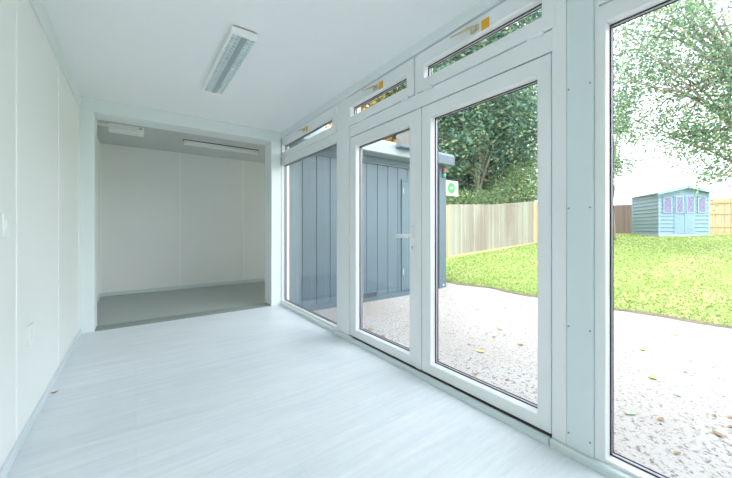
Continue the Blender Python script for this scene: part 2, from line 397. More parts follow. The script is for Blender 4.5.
# floor sill strips
struct(obj('trim_7', B(1.628, 1.672, 2.572, 4.28, -.05, .036), 'sill', bevel=.008))
struct(obj('trim_8', B(1.628, 1.655, .735, 2.568, -.05, .034), 'sill', bevel=.006))
struct(obj('trim_9', B(1.655, 1.79, .735, 2.568, 0, .012), 'gasket'))
struct(obj('trim_10', B(1.628, 1.672, YB, .732, -.05, .036), 'sill', bevel=.008))

def wroot(n, y, z): return thing('window_%d' % n, None, None, (XF, y, z), kind='structure')
# 1: fixed pane left of the doors
w1 = wroot(1, 3.5, 0); glazed(w1, (2.675, 4.385, .0, 2.035), (2.806, 4.325, .05, 1.958))
# mullions
struct(obj('trim_11', B(1.655, 1.79, 2.562, 2.674, .0, 2.32), 'pvc', bevel=.003))
struct(obj('trim_12', B(1.655, 1.79, .665, .731, .0, 2.32), 'pvc', bevel=.003))
struct(obj('trim_13', B(1.664, 1.79, .733, 2.560, 1.936, 2.0425), 'pvc', bevel=.002))
# cover strip on the post between doors and big window, with screws
cs = struct(obj('trim_14', B(1.648, 1.79, .5535, .662, .036, 2.325), 'cover', bevel=.003))
for z in (.035 + .005, ):
    pass
for z in (.10, .60, 1.154, 1.712, 2.26):
    for y in (.653, .566):
        bm = bmesh.new(); cyl(bm, (1.649, y, z), (1.6455, y, z), .0045, 10); obj('screw', bm, 'screw', cs)
# 6: the big fixed window by the camera and an unseen one added behind the camera for daylight
w6 = wroot(6, -.2, 0); glazed(w6, (-.98, .553, .0, 2.030), (-.90, .513, .05, 1.966))
struct(obj('trim_15', B(1.655, 1.79, -1.08, -.985, .0, 2.32), 'pvc', bevel=.003))
w7_added = wroot(7, -1.8, 0); glazed(w7_added, (YB, -1.085, .0, 2.030), (YB + .07, -1.16, .05, 1.966))
# vent windows over everything; the rearmost is unseen, added for daylight
vents = [(2, (2.800, 4.36), (2.884, 4.288)), (3, (1.687, 2.608), (1.764, 2.545)), (4, (.712, 1.655), (.778, 1.588)), (5, (-.98, .535), (-.90, .46)), (9, (YB, -1.085), (YB + .07, -1.16))]
HAND = {2: 3.56, 3: 2.14, 4: 1.165}
HINGE = {3: (2.37, 1.775), 4: (1.545, .81), 5: (.38,)}
for n, (a0, a1), (c0, c1) in vents:
    w = wroot(n, (a0 + a1) / 2, 2.045)
    glazed(w, (a0, a1, 2.046, 2.318), (c0, c1, 2.124, 2.226), 'sash', x0=XF - .008)
    bm = bmesh.new(); ring(bm, grow((a0, a1, 2.046, 2.318), .0022), grow((a0, a1, 2.046, 2.318), -.004), 1.668, 1.70); obj('sash_shadow_line', bm, 'gasket', w)  # black ring paints the shadow line round the sash
    if n in HAND:
        y = HAND[n]
        bm = bmesh.new(); box(bm, 1.640, 1.652, y - .026, y + .026, 2.238, 2.276)
        cyl(bm, (1.641, y, 2.258), (1.620, y, 2.258), .012, 14)
        tube(bm, [(1.624, y, 2.258), (1.618, y + .02, 2.260), (1.618, y + .07, 2.266), (1.622, y + .16, 2.276)], [.009, .010, .007, .005], 8)
        obj('handle', bm, 'brass', w, bevel=.003)
        y -= .070
        obj('sticker', B(1.6505, 1.652, y - .026, y + .026, 2.225, 2.285), 'orange', w)
    for y in HINGE.get(n, ()):
        bm = bmesh.new(); box(bm, 1.642, 1.664, y - .038, y + .038, 2.030, 2.050); cyl(bm, (1.644, y - .03, 2.050), (1.644, y + .03, 2.050), .006, 10)
        obj('hinge', bm, 'pvc', w)
# frame fill round the vent of window 1
struct(obj('trim_16', B(1.664, 1.79, 2.676, 2.798, 2.038, 2.318), 'pvc'))
struct(obj('trim_17', B(1.6645, 1.79, YB, .552, 2.0305, 2.0425), 'pvc'))
struct(obj('trim_19', B(1.664, 1.79, 1.659, 1.6835, 2.0435, 2.318), 'pvc'))
struct(obj('trim_18', B(1.664, 1.79, 2.80, 4.38, 2.0355, 2.0455), 'pvc'))

def leaf_door(n, outer, clear):
    d = thing('door_%d' % n, None, None, (XF, outer[1], outer[2]), kind='structure')
    glazed(d, outer, clear, 'stile_frame')
    return d
d1 = leaf_door(1, (1.675, 2.557, .044, 1.928), (1.738, 2.462, .112, 1.838))
obj('astragal', B(1.655, 1.70, 1.617, 1.672, .044, 1.928), 'pvc', d1, bevel=.003)
bm = bmesh.new(); cyl(bm, (1.66, 1.702, 1.005), (1.615, 1.702, 1.005), .011, 14)
tube(bm, [(1.618, 1.702, 1.005), (1.612, 1.715, 1.005), (1.611, 1.76, 1.005), (1.614, 1.835, 1.005)], [.011, .0145, .014, .012], 10)
hd = obj('handle', bm, 'socket', d1, smooth=True)
bm = bmesh.new(); box(bm, 1.653, 1.66, 1.690, 1.714, .87, 1.10); obj('handle_plate', bm, 'pvc', d1, bevel=.003)
bm = bmesh.new(); cyl(bm, (1.654, 1.702, .925), (1.651, 1.702, .925), .0075, 14); box(bm, 1.651, 1.654, 1.699, 1.705, .905, .925); obj('keyhole', bm, 'screw', d1)
bm = bmesh.new(); cyl(bm, (1.616, 1.702, 1.005), (1.611, 1.702, 1.005), .006, 12); cyl(bm, (1.654, 1.702, 1.075), (1.651, 1.702, 1.075), .004, 10); obj('screw', bm, 'screw', d1)
d2 = leaf_door(2, (.736, 1.612, .044, 1.928), (.803, 1.532, .112, 1.842))
# black ring standing in for the shadow gaps round the door pair
bm = bmesh.new(); ring(bm, (.732, 2.561, .03, 1.934), (.737, 2.556, .045, 1.9285), 1.672, 1.70); struct(obj('trim_40', bm, 'gasket'))

# ------------------------------------------------------------------ fittings
def plate(name, label, cat, y0, y1, z0, z1, kindp):
    t = thing(name, label, cat, (-.46, (y0 + y1) / 2, (z0 + z1) / 2))
    obj('back_box', B(-.46, -.452, y0 + .004, y1 - .004, z0 + .004, z1 - .004), 'socket', t, bevel=.003)
    obj('face_plate', B(-.452, -.446, y0, y1, z0, z1), 'socket', t, bevel=.003)
    ym = (y0 + y1) / 2; zm = (z0 + z1) / 2
    if kindp == 'socket':
        bm = bmesh.new(); box(bm, -.4465, -.4455, ym - .004, ym + .004, zm + .006, zm + .02)
        box(bm, -.4465, -.4455, ym - .020, ym - .013, zm - .018, zm - .011); box(bm, -.4465, -.4455, ym + .013, ym + .020, zm - .018, zm - .011)
        obj('pin_holes', bm, 'sill', t)
        obj('rocker', B(-.447, -.442, ym - .007, ym + .007, zm + .028, zm + .044), 'socket', t, bevel=.002)
    else:
        obj('rocker', B(-.447, -.441, ym - .018, ym + .018, zm - .024, zm + .024), 'socket', t, bevel=.003)
plate('wall_socket', 'white surface-mounted power socket low on the left wall', 'socket', 2.352, 2.452, .445, .555, 'socket')
plate('light_switch', 'white light switch at waist height on the left wall', 'switch', 1.955, 2.045, 1.025, 1.125, 'switch')

# ceiling luminaire with twin louvred lanes
t = thing('ceiling_light', 'white twin-lane louvred ceiling light on the main room ceiling', 'ceiling light', (.597, 2.79, 2.40))
X0, X1, Y0, Y1 = .507, .677, 2.20, 3.31
bm = bmesh.new(); box(bm, X0 + .03, X1 - .03, Y0 + .04, Y1 - .04, 2.392, 2.40); obj('ceiling_plate', bm, 'lamp_grey', t)
bm = bmesh.new(); box(bm, X0 + .001, X1 - .001, Y0 + .004, Y1 - .004, 2.376, 2.392); box(bm, X0 + .001, X0 + .010, Y0 + .004, Y1 - .004, 2.350, 2.378); box(bm, X1 - .006, X1 - .001, Y0 + .004, Y1 - .004, 2.350, 2.378)
obj('body', bm, 'lamp_white', t)
for y in ((Y0, Y0 + .022), (Y1 - .022, Y1)): obj('end_cap', B(X0, X1, *y, 2.345, 2.392), 'lamp_white', t, bevel=.003)
xm = (X0 + X1) / 2 + .004
obj('spine', B(xm - .019, xm + .019, Y0 + .022, Y1 - .022, 2.348, 2.376), 'lamp_grey', t)
for a0, a1 in ((X0 + .010, xm - .019), (xm + .019, X1 - .006)):
    bm = bmesh.new(); n = 24
    for k in range(n + 1):
        y = Y0 + .026 + (Y1 - Y0 - .052) * k / n
        box(bm, a0, a1, y - .004, y + .004, 2.351, 2.366)
    box(bm, a0, a0 + .004, Y0 + .022, Y1 - .022, 2.351, 2.372); box(bm, a1 - .004, a1, Y0 + .022, Y1 - .022, 2.351, 2.372)
    obj('louvre', bm, 'louvre', t)
    obj('reflector', B(a0, a1, Y0 + .022, Y1 - .022, 2.370, 2.3765), 'reflector', t)
    bm = bmesh.new(); cyl(bm, ((a0 + a1) / 2, Y0 + .03, 2.362), ((a0 + a1) / 2, Y1 - .03, 2.362), .005, 10); obj('lamp_tube', bm, 'lamp_white', t)

# batten light in the rear room
t = thing('ceiling_batten_light', 'slim white batten light on the rear room ceiling', 'ceiling light', (1.12, 5.50, 2.40))
obj('batten', B(.585, 1.685, 5.46, 5.53, 2.350, 2.392), 'lamp_white', t, bevel=.003)
obj('shadow_gap_plate', B(.575, 1.695, 5.445, 5.545, 2.392, 2.40), 'dark_metal_and_shadow', t)  # dark plate stands in for the shadow gap above the batten
bm = bmesh.new(); cyl(bm, (.60, 5.495, 2.340), (1.67, 5.495, 2.340), .014, 14); obj('lamp_tube', bm, 'lamp_white', t, smooth=False)
for x in (.585, 1.665): obj('end_cap', B(x, x + .02, 5.475, 5.535, 2.330, 2.37), 'lamp_white', t, bevel=.003)
# extractor / emergency box
t = thing('fan_heater', 'white oblong box unit on the rear room ceiling near the left post', 'heater', (-.1, 5.22, 2.40))
obj('casing', B(-.285, .085, 5.14, 5.33, 2.318, 2.40), 'lamp_white', t, bevel=.008)
obj('grille', B(-.26, .02, 5.17, 5.28, 2.314, 2.320), 'louvre', t)
obj('indicator', B(.03, .07, 5.134, 5.141, 2.365, 2.385), 'lamp_grey', t)
obj('mounting_block', B(-.40, -.285, 5.18, 5.26, 2.375, 2.40), 'lamp_white', t)

# small dry leaf and a crumb on the vinyl
def leaf_bm(cx, cy, z, L, Wd, ang, curl=.25):
    bm = bmesh.new(); c, s_ = math.cos(ang), math.sin(ang); n = 6
    rows = []
    for i in range(n + 1):
        t_ = i / n; w_ = Wd * math.sin(math.pi * min(1, t_ * .97 + .02)) ** .8 * (1 - .25 * t_) / 2 + .0004
        l_ = (t_ - .5) * L; zz = z + .002 + curl * L * (2 * (t_ - .5)) ** 2 * .5
        r = []
        for k in (-1, 0, 1):
            x_, y_ = l_, k * w_
            r.append(bm.verts.new((cx + x_ * c - y_ * s_, cy + x_ * s_ + y_ * c, zz + abs(k) * w_ * curl)))
        rows.append(r)
    for a_, b_ in zip(rows, rows[1:]):
        for k in range(2): bm.faces.new((a_[k], a_[k + 1], b_[k + 1], b_[k]))
    r_ = bmesh.ops.extrude_face_region(bm, geom=bm.faces[:])
    for v in [g for g in r_['geom'] if isinstance(g, bmesh.types.BMVert)]: v.co.z += .0008
    return bm
tag(obj('dry_leaf', leaf_bm(-.425, 2.83, .0, .040, .02, .4, .5), 'brown_leaf'), 'small dry brown leaf on the pale floor by the left skirting', 'leaf')

# ------------------------------------------------------------------ outside fittings on the grey cabin
sd = thing('door_3', None, None, (4.5, 4.45, -.1), kind='structure')
bm = bmesh.new(); box(bm, 4.03, 4.07, 4.425, 4.45, -.10, 1.99); box(bm, 4.07, 4.93, 4.425, 4.45, 1.95, 1.99); box(bm, 4.93, 4.97, 4.425, 4.45, -.1, 1.99)
obj('frame', bm, 'clad_trim', sd)
obj('door_panel', B(4.075, 4.925, 4.435, 4.45, -.09, 1.945), 'clad', sd)
for z in (1.72, .2): obj('hinge', B(4.05, 4.08, 4.415, 4.436, z, z + .11), 'fascia', sd, bevel=.003)
t = thing('wall_vent', 'grey grille vent at the foot of the grey cabin wall', 'vent', (3.28, 4.43, -.08))
obj('vent_frame', B(3.12, 3.44, 4.412, 4.452, -.118, -.035), 'clad_trim', t, bevel=.003)
bm = bmesh.new()
for k in range(4): box(bm, 3.14, 3.42, 4.407, 4.414, -.108 + k * .018, -.100 + k * .018)
obj('slats', bm, 'gasket', t)
# first-aid style projecting sign and indicator lamps on the corner post
t = thing('hanging_sign', 'square white sign with green round emblem jutting from the corner post', 'sign', (5.25, 4.46, 1.93))
bm = bmesh.new(); box(bm, 5.25, 5.70, 4.45, 4.462, 1.77, 2.09); obj('sign_board', bm, 'sign_white', t, bevel=.003)
obj('bracket', B(5.25, 5.66, 4.446, 4.466, 2.09, 2.105), 'dark_metal_and_shadow', t)
em = bmesh.new(); cyl(em, (5.475, 4.45, 1.93), (5.475, 4.446, 1.93), .118, 40); e = obj('round_emblem', em, 'sign_green', t)
bm = bmesh.new()
box(bm, 5.440, 5.510, 4.4435, 4.446, 1.915, 1.945)
for sx in (-1, 1):
    cx_ = 5.475 + sx * .02
    cyl(bm, (cx_, 4.446, 1.952), (cx_, 4.4435, 1.952), .009, 14)
    pass
obj('figures', bm, 'sign_white', e)
for nm, z, mt, lb in (('red_indicator_lamp', 2.255, 'red_lens', 'small red lamp at the top of the grey corner post'), ('green_indicator_lamp', 2.165, 'green_lens', 'small green lamp just under the red one on the corner post')):
    t = thing(nm, lb, 'lamp', (5.16, 4.40, z))
    obj('base', B(5.115, 5.205, 4.385, 4.40, z - .045, z + .040), 'dark_metal_and_shadow', t, bevel=.003)
    bm = bmesh.new(); bmesh.ops.create_uvsphere(bm, u_segments=16, v_segments=10, radius=.042, matrix=Matrix.Translation((5.16, 4.385, z)) @ Matrix.Diagonal((1, .8, 1, 1)))
    obj('lens', bm, mt, t, smooth=True)
# floodlight on the eaves
t = thing('floodlight', 'grey box floodlight fixed on the cabin eaves', 'floodlight', (3.81, 4.14, 2.50))
obj('housing', B(3.62, 3.98, 4.00, 4.12, 2.47, 2.76), 'flood', t, bevel=.01)
obj('lower_rim', B(3.615, 3.985, 3.99, 4.13, 2.45, 2.50), 'clad_trim', t, bevel=.004)
obj('bracket', B(3.76, 3.86, 4.11, 4.15, 2.48, 2.56), 'dark_metal_and_shadow', t)

# ------------------------------------------------------------------ ground
def edge_x(y): return 5.70 - .02 * y + .05 * math.sin(y * 2.1) + .03 * math.sin(y * 5.3 + 1)
def ground_strip(name, mat, xs, y0, y1, ny, fx=None):
    bm = bmesh.new(); rows = []
    for j in range(ny + 1):
        y = y0 + (y1 - y0) * j / ny
        rows.append([bm.verts.new((x_(y) if callable(x_) else x_, y, 0)) for x_ in xs])
    for r in rows:
        for v in r: v.co.z = gz(v.co.x) + (0 if mat == 'gravel' else .0)
    for a_, b_ in zip(rows, rows[1:]):
        for k in range(len(xs) - 1): bm.faces.new((a_[k], a_[k + 1], b_[k + 1], b_[k]))
    return obj(name, bm, mat)
struct(ground_strip('ground_gravel', 'gravel', [-14, -4, 1, 2, 3, 4, 4.5, 5.1, lambda y: edge_x(y)], -30, 34, 320))
struct(ground_strip('ground_lawn', 'lawn', [lambda y: edge_x(y), 6.2, 7, 8, 9, 10, 12, 14, 16, 18, 19.9, 21, 24, 30, 60], -30, 34, 320))
# thin soil lip where the turf starts
bm = bmesh.new(); prev = None
for j in range(400):
    y = -6 + 14 * j / 399; x_ = edge_x(y); w_ = .035 + .02 * math.sin(y * 9) * math.sin(y * 3.1)
    row = [bm.verts.new((x_ - w_, y, gz(x_ - w_) + .004)), bm.verts.new((x_, y, gz(x_) + .028)), bm.verts.new((x_ + .05, y, gz(x_ + .05) + .004))]
    if prev:
        for k in range(2): bm.faces.new((prev[k], prev[k + 1], row[k + 1], row[k]))
    prev = row
tag(obj('soil_edging', bm, 'soil'), 'dark soil edge between the gravel and the lawn', 'soil', kind='stuff')

# pebbles
N = 9000
px = 1.95 + (5.6 - 1.95) * rng.random(N); py = -1.2 + 6.0 * rng.random(N)
keep = (py < 4.3); px, py = px[keep], py[keep]; N = len(px)
base = np.array([(1, 0, 0), (0, 1, 0), (-1, 0, 0), (0, -1, 0), (0, 0, 1), (0, 0, -1)], float)
fc = np.array([(0, 1, 4), (1, 2, 4), (2, 3, 4), (3, 0, 4), (1, 0, 5), (2, 1, 5), (3, 2, 5), (0, 3, 5)])
sz = .004 + .009 * rng.random(N) ** 3
V = base[None] * (sz[:, None, None] * (0.7 + .6 * rng.random((N, 6, 1)))) * np.array([1, 1, .55])
an = rng.random(N) * 6.28; ca, sa = np.cos(an), np.sin(an)
Vx = V[:, :, 0] * ca[:, None] - V[:, :, 1] * sa[:, None]; Vy = V[:, :, 0] * sa[:, None] + V[:, :, 1] * ca[:, None]
gzv = np.minimum(.8, -.2 + np.maximum(0, px - 4.5) * .065)
V = np.stack([Vx + px[:, None], Vy + py[:, None], V[:, :, 2] + (gzv + sz * .25)[:, None]], 2).reshape(-1, 3)
F = (fc[None] + (np.arange(N) * 6)[:, None, None]).reshape(-1, 3)
tag(mesh_np('gravel_stones', V, F, 'pebble'), 'loose pale gravel stones in front of the glass doors', 'gravel', kind='stuff')

# grass blades
N = 60000
gx = 5.72 + 15 * rng.random(N) ** 1.6; gy = -3 + 10 * rng.random(N)
ok = (gy < 6.9); gx, gy = gx[ok], gy[ok]; N = len(gx)
hgt = .015 + .022 * rng.random(N); wd = .006 + .008 * rng.random(N) + .0006 * gx
an = rng.random(N) * 6.28
g0 = np.minimum(.8, -.2 + np.maximum(0, gx - 4.5) * .065)
dx, dy = np.cos(an) * wd, np.sin(an) * wd
lx, ly = rng.normal(0, .02, N), rng.normal(0, .02, N)
V = np.stack([np.stack([gx - dx, gy - dy, g0], 1), np.stack([gx + dx, gy + dy, g0], 1), np.stack([gx + lx, gy + ly, g0 + hgt], 1)], 1).reshape(-1, 3)
F = np.arange(N * 3).reshape(-1, 3)
tag(mesh_np('grass', V, F, 'grass_blade'), 'short green grass of the lawn beyond the gravel', 'grass', kind='stuff')

# fallen leaves, each its own object
LV = [(3.53, .755, 'y'), (3.31, .563, 'g'), (2.725, .70, 'g'), (2.80, .558, 'b'), (2.88, .314, 'b'), (4.27, .99, 'y'), (2.36, 3.18, 'b'), (2.33, 2.88, 'b'),
      (2.85, 1.95, 'y'), (3.67, 2.23, 'b'), (3.37, 1.81, 'b'), (3.22, 4.28, 'y'), (2.62, .83, 'b'), (3.9, .62, 'b'), (4.5, 1.6, 'y'), (2.5, 1.45, 'b'), (4.9, 2.4, 'b'),
      (3.05, 2.5, 'b'), (4.1, 3.0, 'y'), (2.95, 1.15, 'b'), (3.15, .36, 'b'), (2.45, .42, 'b'), (4.7, .9, 'b'), (3.75, 3.5, 'b'), (4.6, 3.4, 'b')]
while len(LV) < 75:
    LV.append((2.1 + 3.4 * random.random(), -.4 + 4.6 * random.random(), random.choice('bbbyb')))
proto = {}
GL = {'b': ('brown', 'brown_leaf', 'brown dried leaf fallen on the pale gravel outside', 'brown leaves on the gravel'),
      'y': ('yellow', 'yellow_leaf', 'yellow autumn leaf fallen on the pale gravel outside', 'yellow leaves on the gravel'),
      'g': ('green', 'green_leaf', 'pale green leaf fallen on the gravel outside the big window', 'green leaves on the gravel')}
for i, (lx_, ly_, kd) in enumerate(LV):
    L_ = random.uniform(.05, .09) if i < 12 else random.uniform(.025, .06)
    if kd not in proto:
        o = obj('fallen_leaf', leaf_bm(0, 0, 0, 1, .6, 0, .18), GL[kd][1]); proto[kd] = o
    else:
        o = proto[kd].copy(); COL.objects.link(o)
    o.scale = (L_, L_ * random.uniform(.8, 1.3), L_); o.location = (lx_, ly_, gz(lx_) + .006); o.rotation_euler = (0, 0, random.uniform(0, 6.28))
    tag(o, GL[kd][2], 'leaf', GL[kd][3])
LL = [(6.3 + 9 * random.random() ** 1.5, -1.0 + 7.2 * random.random()) for _ in range(40)]
LL += [(8.7 + 5 * random.random(), 6.75 + .2 * random.random()) for _ in range(25)]
for lx_, ly_ in LL:
    o = proto['y'].copy(); COL.objects.link(o); L_ = random.uniform(.08, .14)
    o.scale = (L_, L_, L_); o.location = (lx_, ly_, gz(lx_) + .035); o.rotation_euler = (0, 0, random.uniform(0, 6.28))
    tag(o, 'yellow autumn leaf lying in the green lawn', 'leaf', 'yellow leaves on the lawn')

# ------------------------------------------------------------------ fences
def fence(name, label, P, Q, panels, mats, h, board_w=.10, rails=False, first_post=True, toward=1, wave=0., post_mat='pale_wood'):
    """fence run from P to Q (x, y); toward = side (left normal * toward) the rails and posts face"""
    P, Q = Vector((*P, 0)), Vector((*Q, 0)); d = (Q - P).normalized(); n = Vector((-d.y, d.x, 0)) * toward
    Ltot = (Q - P).length; root = thing(name, label, 'fence', (P.x, P.y, gz(P.x)))
    seg = Ltot / panels
    def place(s0, s1, t0, t1, z0, z1, bm, g0, g1):
        vs = []
        for s_, g in ((s0, g0), (s1, g1)):
            for t_ in (t0, t1):
                for z_ in (z0, z1):
                    p_ = P + d * s_ + n * t_; vs.append(bm.verts.new((p_.x, p_.y, z_ + g)))
        for f in ((0, 1, 3, 2), (4, 6, 7, 5), (0, 4, 5, 1), (2, 3, 7, 6), (0, 2, 6, 4), (1, 5, 7, 3)): bm.faces.new([vs[i] for i in f])
    G = lambda s_: gz((P + d * s_).x)
    for k in range(panels + 1):
        s_ = k * seg; bm = bmesh.new(); place(s_ - .05, s_ + .05, -.05, .06, 0, h + .0, bm, G(s_), G(s_)); obj('post', bm, post_mat, root)
    for k in range(panels):
        s0, s1 = k * seg + .05, (k + 1) * seg - .05
        bm = bmesh.new(); s_ = s0
        while s_ < s1 - .02:
            e_ = min(s_ + board_w, s1); u_ = (s_ - s0) / (s1 - s0)
            dz = wave * (abs(u_ - .45) * 2 - .4) + random.uniform(-.008, .008)
            place(s_, e_ - .006, -.010 + random.uniform(-.004, .004), .012, .05, h + dz, bm, G(s_), G(s_)); s_ = e_
        obj('board_panel', bm, mats[k % len(mats)], root)
        if rails:
            bm = bmesh.new()
            for z_ in (.35, .98, h - .25): place(s0, s1, .012, .05, z_, z_ + .08, bm, G(s0), G(s1))
            obj('rails', bm, mats[k % len(mats)], root)
        bm = bmesh.new(); place(s0, s1, -.02, .03, -.05, .05, bm, G(s0), G(s1)); obj('gravel_board', bm, 'pale_wood' if not rails else mats[k % len(mats)], root)
fence('board_fence', 'weathered grey-brown vertical board fence behind the lawn beside the grey cabin', (8.74, 7.26), (14.05, 6.97), 1, ['old_boards'], 1.80, wave=.07, toward=-1)
fence('rail_fence', 'pale timber fence running on from the weathered boards toward the blue shed', (14.15, 6.97), (22.9, 6.9), 3, ['new_boards'], 1.74, rails=True, toward=-1)
fence('side_fence', 'timber fence continuing behind the grey cabin corner', (2.5, 7.5), (8.50, 7.26), 2, ['new_boards'], 1.70, toward=-1)
fence('brown_fence', 'dark brown panel fence left of the blue shed', (23.1, 6.8), (23.1, 4.2), 1, ['brown_boards'], 1.68, rails=True, toward=1, post_mat='old_boards')
fence('golden_fence', 'bright golden timber fence right of the blue shed', (23.1, 4.1), (23.1, -8.0), 5, ['new_boards'], 1.76, rails=True, toward=-1)

# ------------------------------------------------------------------ blue shed
SB = Vector((18.7, 3.79, .80)); ang = math.radians(-52); W, L = 1.73, 2.2; H, HR = 1.83, 2.07; AX = .56 * W
MS = Matrix.Translation(SB) @ Matrix.Rotation(ang, 4, 'Z')      # local x along the front, y to the back
sh = thing('garden_shed', 'pale blue timber garden shed with lilac-glazed double doors on the lawn', 'shed', tuple(SB), ang)
def S(*a): return B(*a, mat=MS)
bm = bmesh.new()   # clad walls: overlapping boards
n = 11
for k in range(n):
    z0, z1 = H * k / n, H * (k + 1) / n
    for (p, q) in (((0, 0), (W, 0)), ((W, 0), (W, L)), ((W, L), (0, L)), ((0, L), (0, 0))):
        pd = Vector((q[0] - p[0], q[1] - p[1], 0)).normalized(); nn = Vector((pd.y, -pd.x, 0))
        v = []
        for pt in (p, q):
            b0 = Vector((*pt, 0))
            v.append([MS @ (b0 + nn * .038 + Vector((0, 0, z0))), MS @ (b0 + nn * .004 + Vector((0, 0, z1))), MS @ (b0 - nn * .01 + Vector((0, 0, z1))), MS @ (b0 - nn * .01 + Vector((0, 0, z0)))])
        vs = [[bm.verts.new(c) for c in r] for r in v]
        for i in range(4):
            j = (i + 1) % 4; bm.faces.new((vs[0][i], vs[0][j], vs[1][j], vs[1][i]))
        bm.faces.new(vs[0]); bm.faces.new(vs[1][::-1])
for y0, y1 in ((-.01, .01), (L - .01, L + .01)):
    a_ = [bm.verts.new(MS @ Vector(c)) for c in ((0, y0, H), (W, y0, H), (AX, y0, HR))]; b_ = [bm.verts.new(MS @ Vector(c)) for c in ((0, y1, H), (W, y1, H), (AX, y1, HR))]
    bm.faces.new(a_); bm.faces.new(b_[::-1])
    for i in range(3):
        j = (i + 1) % 3; bm.faces.new((a_[i], b_[i], b_[j], a_[j]))
obj('clad_walls', bm, 'shed_blue', sh)

for sx in (0, 1):
    bm = bmesh.new(); ov = .13
    xe = -ov if sx == 0 else W + ov; slope = (HR - H) / (AX if sx == 0 else W - AX)
    ze = H - ov * slope + .01
    cs_ = [(xe, ze), (AX, HR + .01), (AX, HR + .05), (xe, ze + .04)]
    a_ = [bm.verts.new(MS @ Vector((x_, -.16, z_))) for x_, z_ in cs_]; b_ = [bm.verts.new(MS @ Vector((x_, L + .06, z_))) for x_, z_ in cs_]
    bm.faces.new(a_); bm.faces.new(b_[::-1])
    for i in range(4):
        j = (i + 1) % 4; bm.faces.new((a_[i], b_[i], b_[j], a_[j]))
    obj('roof_slope', bm, 'felt', sh)
    bm = bmesh.new()
    cs_ = [(xe, ze - .06), (AX, HR - .05), (AX, HR + .055), (xe, ze + .045)]
    a_ = [bm.verts.new(MS @ Vector((x_, -.185, z_))) for x_, z_ in cs_]; b_ = [bm.verts.new(MS @ Vector((x_, -.162, z_))) for x_, z_ in cs_]
    bm.faces.new(a_); bm.faces.new(b_[::-1])
    for i in range(4):
        j = (i + 1) % 4; bm.faces.new((a_[i], b_[i], b_[j], a_[j]))
    obj('bargeboard', bm, 'shed_trim', sh)
bm = bmesh.new(); a_ = [bm.verts.new(MS @ Vector((AX + x_, y_, HR + .02 + z_))) for y_ in (-.20, -.186) for x_, z_ in ((-.05, 0), (0, -.12), (.05, 0), (0, .07))]
bm.faces.new(a_[:4]); bm.faces.new(a_[4:][::-1])
for i in range(4): bm.faces.new((a_[i], a_[(i + 1) % 4], a_[4 + (i + 1) % 4], a_[4 + i]))
obj('finial', bm, 'shed_trim', sh)
for x_, y_ in ((0, 0), (W, 0), (0, L)):
    obj('corner_trim', S(x_ - .03, x_ + .03, y_ - .03, y_ + .03, 0, H), 'shed_trim', sh)
obj('base_slab', S(-.12, W + .12, -.25, L + .1, -.10, .0), 'concrete', sh)
def shed_window(parent, x0, x1, z0, z1, y=-.045):
    bm = bmesh.new()
    for a in ((x0 - .03, x1 + .03, z0 - .03, z0), (x0 - .03, x1 + .03, z1, z1 + .03), (x0 - .03, x0, z0, z1), (x1, x1 + .03, z0, z1)):
        box(bm, a[0], a[1], y - .015, y + .02, a[2], a[3], mat=MS)
    f_ = obj('window_frame', bm, 'shed_trim', parent)
    obj('pane', S(x0, x1, y - .002, y + .006, z0, z1), 'shed_glass', f_)
    bm = bmesh.new(); r_ = .005; nx = 3
    w_, h_ = x1 - x0, z1 - z0
    for k in range(-1, 5):      # diamond lattice bars
        for sgn in (1, -1):
            pts = []
            for t_ in (0., 1.):
                zz = z0 + h_ * t_; xx = (x0 if sgn > 0 else x1) + sgn * (w_ * (k / 2.0 - .0) - w_ * .9 + w_ * 1.3 * t_)
                pts.append((xx, zz))
            (xa, za), (xb, zb) = pts
            # clip to the pane
            def clip(xa, za, xb, zb):
                if xa == xb: return None
                o = []
                for X_ in (x0, x1):
                    t_ = (X_ - xa) / (xb - xa); o.append((t_, X_))
                t0_, t1_ = sorted((o[0][0], o[1][0])); t0_, t1_ = max(0, t0_), min(1, t1_)
                if t1_ - t0_ < .05: return None
                return (xa + (xb - xa) * t0_, za + (zb - za) * t0_, xa + (xb - xa) * t1_, za + (zb - za) * t1_)
            c_ = clip(xa, za, xb, zb)
            if c_: cyl(bm, MS @ Vector((c_[0], y - .006, c_[1])), MS @ Vector((c_[2], y - .006, c_[3])), r_, 5)
    obj('lattice', bm, 'lattice', f_)
shed_window(sh, .09 * W, .235 * W, .98, 1.62)
shed_window(sh, .79 * W, .92 * W, .98, 1.62)
for x0, x1, wx in ((.30, .51, (.345, .465)), (.515, .725, (.56, .685))):
    d_ = obj('door', S(x0 * W, x1 * W, -.045, -.02, .06, 1.74), 'shed_blue', sh, bevel=.004)
    shed_window(d_, wx[0] * W, wx[1] * W, .98, 1.64, y=-.055)
    if x0 < .4:
        bm = bmesh.new(); cyl(bm, MS @ Vector((.495 * W, -.045, .92)), MS @ Vector((.495 * W, -.08, .92)), .02, 10); obj('knob', bm, 'dark_metal_and_shadow', d_)

